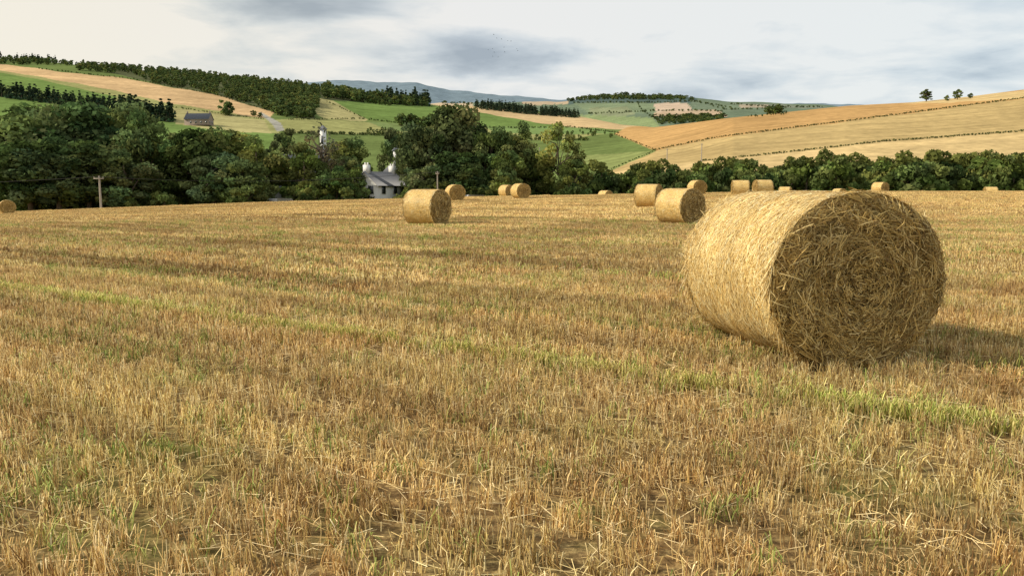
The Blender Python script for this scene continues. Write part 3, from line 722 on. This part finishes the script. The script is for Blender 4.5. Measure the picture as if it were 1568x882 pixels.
house('distillery_building', bx(468, 165), 168, 7, 14, 9, 12.6, 1.3, M_stone, cupola=(.95, 5.4), chim=False)
house('distillery_building', bx(602, 170), 172, 6, 14, 7.5, 10.5, .3, M_wall, cupola=(1.2, 3.0), chim=False)
house('village_house', bx(498, 160), 160, 9, 8, 5.5, 8.2, 1.4, M_stone)
house('village_house', bx(430, 150), 150, 8, 7, 5, 7.4, 1.5, M_wall)
X_, Y_, Z_, ok = hit(305, 192)
house('stone_farmhouse', float(X_[0]), float(Y_[0]), 7, 15, 3.6, 7, 1.5, M_stone)

# ---------------------------------------------------------------- vans
M_vbody = plain_mat('van_paint', (.5, .51, .52), .3, 1, .05); M_tyre = plain_mat('tyre', (.02, .02, .02), .8)
def van(x, Y, rz):
    X_ = bx(x, Y); e = bpy.data.objects.new('parked_van', None); e.location = (X_, Y, float(terrain(X_, Y))); e.rotation_euler = (0, 0, rz); S.collection.objects.link(e)
    prof = np.array([(-2.4, .35), (-2.45, 1.0), (-2.4, 2.05), (-2.2, 2.15), (1.0, 2.15), (1.25, 2.05), (1.75, 1.25), (2.35, 1.05), (2.5, .7), (2.45, .35)])
    k = len(prof); V = np.array([(p[0], s * (.95 - .12 * (p[1] > 1.2)), p[1]) for s in (-1, 1) for p in prof])
    m = Mesh(); Fq = [(i, (i + 1) % k, k + (i + 1) % k, k + i) for i in range(k)]
    Fq = Fq + [(0, 1, 8, 9), (1, 6, 7, 8), (1, 2, 5, 6), (2, 3, 4, 5)] + [(k + 0, k + 1, k + 8, k + 9), (k + 1, k + 6, k + 7, k + 8), (k + 1, k + 2, k + 5, k + 6), (k + 2, k + 3, k + 4, k + 5)]
    m.add(V, Fq, (1, 1, 1)); link('body', m.build('body', [M_vbody]), parent=e)
    m = Mesh()
    for s in (-1, 1): m.add(*box((.75, s * .86, 1.6), (.8, .06, .55)), (1, 1, 1)); m.add(*box((-.6, s * .86, 1.6), (1.2, .06, .5)), (1, 1, 1))
    m.add(np.array([(1.3, -.75, 2.0), (1.3, .75, 2.0), (1.76, .75, 1.3), (1.76, -.75, 1.3)]) + (.02, 0, .02), [(0, 1, 2, 3)], (1, 1, 1))
    link('windows', m.build('windows', [M_glass]), parent=e)
    P = np.array([[(wx, s * .98, .34), (wx, s * .76, .34)] for wx in (-1.5, 1.6) for s in (-1, 1)], float)
    m = Mesh(); m.add(*tubes(P, np.full((4, 2), .34), 16, np.ones((4, 3)))); m.add(*tubes(P[:, :1].repeat(2, 1) + np.array([[[0, 0.001, 0], [0, -.001, 0]]]), np.tile([.34, .01], (4, 1)), 16, np.ones((4, 3))))
    link('wheels', m.build('wheels', [M_tyre]), parent=e)
van(432, 119, 1.2); van(727, 119, .9)

# ---------------------------------------------------------------- poles and wires
M_pole = plain_mat('weathered_wood', (.34, .30, .26), .9, 5)
def pole(X_, Y_, h, th=.13, arm=1.2):
    z = float(terrain(X_, Y_)); m = Mesh()
    m.add(*tubes(np.array([[(0, 0, -.3), (0, 0, h / 2), (0, 0, h)]]), np.array([[th * 1.15, th, th * .85]]), 10, np.ones((1, 3))))
    m.add(*box((0, -th - .03, h - .35), (arm, .1, .12)), (1, 1, 1))
    for k in (-.45, 0, .45): m.add(*box((k * arm, -th - .03, h - .2), (.07, .07, .18)), (1, 1, 1))
    link('utility_pole', m.build('utility_pole', [M_pole]), (X_, Y_, z))
    return np.array([X_, Y_ - .14, z + h - .1])
def pole_at(x, Y, ytop, th, arm):
    X_ = bx(x, Y); return pole(X_, Y, 1.5 + Y * (290 - ytop) / 1230 - float(terrain(X_, Y)), th, arm)
P1 = pole_at(153, 106, 270, .13, 1.3); P2 = pole_at(670, 112, 263, .09, .5)
ps = []
for x, yb, hp in ((1021, 257, 28), (1074, 248, 27), (826, 262, 35)):
    X_, Y_, Z_, ok = hit(x, yb, 165, 460)
    ps.append(pole(float(X_[0]), float(Y_[0]), hp / FL * float(Y_[0]), .15, .6))
m = Mesh()
for A_, B_ in ((P1, P2), (P1 + np.array([-90, 6, -1.5]), P1), (ps[0], ps[1])):
    for dx in (-.25, .25):
        t = np.linspace(0, 1, 14)[:, None]; L_ = A_ * (1 - t) + B_ * t + np.array([dx, 0, 0]); L_[:, 2] -= (1 - (2 * t[:, 0] - 1) ** 2) * .9
        m.add(*tubes(L_[None], np.full((1, 14), .012), 4, np.ones((1, 3))))
link('overhead_wires', m.build('overhead_wires', [M_tyre]))

# birds
m = Mesh()
for i in range(14):
    X_, z_ = place(rng.normal(762, 14), rng.normal(74, 5), 260); c = np.array([X_, 260 + rng.normal(0, 6), z_]); s = rng.uniform(.35, .5); f = rng.uniform(-.1, .35)
    m.add(*tubes(np.array([[(-.4, 0, 0), (-.1, 0, .03), (.25, 0, .02), (.4, 0, .03)]]) * s + c, np.array([[.02, .1, .07, .01]]) * s * 1.3, 6, np.ones((1, 3)) * .03))
    for sg in (-1, 1):
        V = np.array([(-.15, 0, 0), (.18, 0, 0), (.05, sg * 1.0, f + .05), (-.2, sg * .9, f)]) * s + c
        m.add(V, [(0, 1, 2, 3)], (.03, .03, .03))
link('flock_of_birds', m.build('flock_of_birds', [M_tyre]))

# ---------------------------------------------------------------- light
EL = math.radians(35); AZ = math.radians(-93)
sd = Vector((math.sin(AZ) * math.cos(EL), math.cos(AZ) * math.cos(EL), math.sin(EL)))
sl = bpy.data.lights.new('sun', 'SUN'); sl.energy = 4.5; sl.angle = math.radians(3.0); sl.color = (1, .90, .73)
so = bpy.data.objects.new('sun', sl); so.rotation_euler = sd.to_track_quat('Z', 'Y').to_euler(); S.collection.objects.link(so)
w = bpy.data.worlds.new('World'); S.world = w; w.use_nodes = True
nt = w.node_tree; nd = nt.nodes; lk = nt.links; nd.clear()
sky = nd.new('ShaderNodeTexSky'); sky.sky_type = 'NISHITA'; sky.sun_disc = False; sky.sun_elevation = EL; sky.sun_rotation = AZ
b1 = nd.new('ShaderNodeBackground'); lk.new(sky.outputs[0], b1.inputs[0]); b1.inputs[1].default_value = .09
tc = nd.new('ShaderNodeTexCoord').outputs['Generated']
sx = nd.new('ShaderNodeSeparateXYZ'); lk.new(tc, sx.inputs[0])
def mth(op, a, b=None, clamp=False): return mathn(nd, lk, op, a, b, clamp)
zz = mth('ADD', mth('MAXIMUM', sx.outputs[2], 0), .13)
cb = nd.new('ShaderNodeCombineXYZ'); lk.new(mth('DIVIDE', sx.outputs[0], zz), cb.inputs[0]); lk.new(mth('DIVIDE', sx.outputs[1], zz), cb.inputs[1])
n1 = nd.new('ShaderNodeTexNoise'); n1.inputs['Scale'].default_value = 1.6; n1.inputs['Detail'].default_value = 7; n1.inputs['Roughness'].default_value = .55; n1.inputs['Distortion'].default_value = .25
lk.new(cb.outputs[0], n1.inputs['Vector'])
def blob(cx, cz, rx, rz):
    u = mth('DIVIDE', mth('SUBTRACT', mth('DIVIDE', sx.outputs[0], mth('MAXIMUM', sx.outputs[1], .05)), cx), rx)
    v = mth('DIVIDE', mth('SUBTRACT', mth('DIVIDE', sx.outputs[2], mth('MAXIMUM', sx.outputs[1], .05)), cz), rz)
    return mth('SUBTRACT', 1, mth('SQRT', mth('ADD', mth('MULTIPLY', u, u), mth('MULTIPLY', v, v))), True)
def be(x, y): return (x - 784) / FL, float(elev(y))
dark = mth('MULTIPLY', blob(*be(440, 0), .15, .034), .75)
dark = mth('ADD', dark, mth('MULTIPLY', blob(*be(700, 78), .22, .036), .42))
dark = mth('ADD', dark, mth('MULTIPLY', blob(*be(1540, 50), .18, .05), .25))
dark = mth('SUBTRACT', dark, mth('MULTIPLY', blob(*be(120, 45), .3, .08), .55))
dark = mth('SUBTRACT', dark, mth('MULTIPLY', blob(*be(1020, 25), .4, .055), .55))
val = mth('SUBTRACT', n1.outputs[0], mth('MULTIPLY', dark, .42))
shade = ramp(nd, lk, val, [(.20, (.42, .48, .54)), (.34, (.60, .66, .71)), (.44, (.78, .82, .84)), (.56, (.97, .96, .93))])
warm = ramp(nd, lk, mth('ADD', sx.outputs[0], .5, True), [(0, (1.06, 1.0, .88)), (.45, (1, 1, 1)), (1, (.95, 1.0, 1.03))])
cc = mixc(nd, lk, 'MULTIPLY', 1, shade, warm)
b2 = nd.new('ShaderNodeBackground'); lk.new(cc, b2.inputs[0]); b2.inputs[1].default_value = .95
mx = nd.new('ShaderNodeMixShader'); mx.inputs[0].default_value = .88
lk.new(b1.outputs[0], mx.inputs[1]); lk.new(b2.outputs[0], mx.inputs[2])
lk.new(mx.outputs[0], nd.new('ShaderNodeOutputWorld').inputs[0])

# ---------------------------------------------------------------- camera
cam = bpy.data.cameras.new('camera'); cam.sensor_width = 36; cam.lens = 36 * FL / 1568; cam.clip_start = .05; cam.clip_end = 60000
co = bpy.data.objects.new('camera', cam); co.location = (0, 0, EYE); co.rotation_euler = (math.pi / 2 - PITCH, 0, 0)
S.collection.objects.link(co); S.camera = co
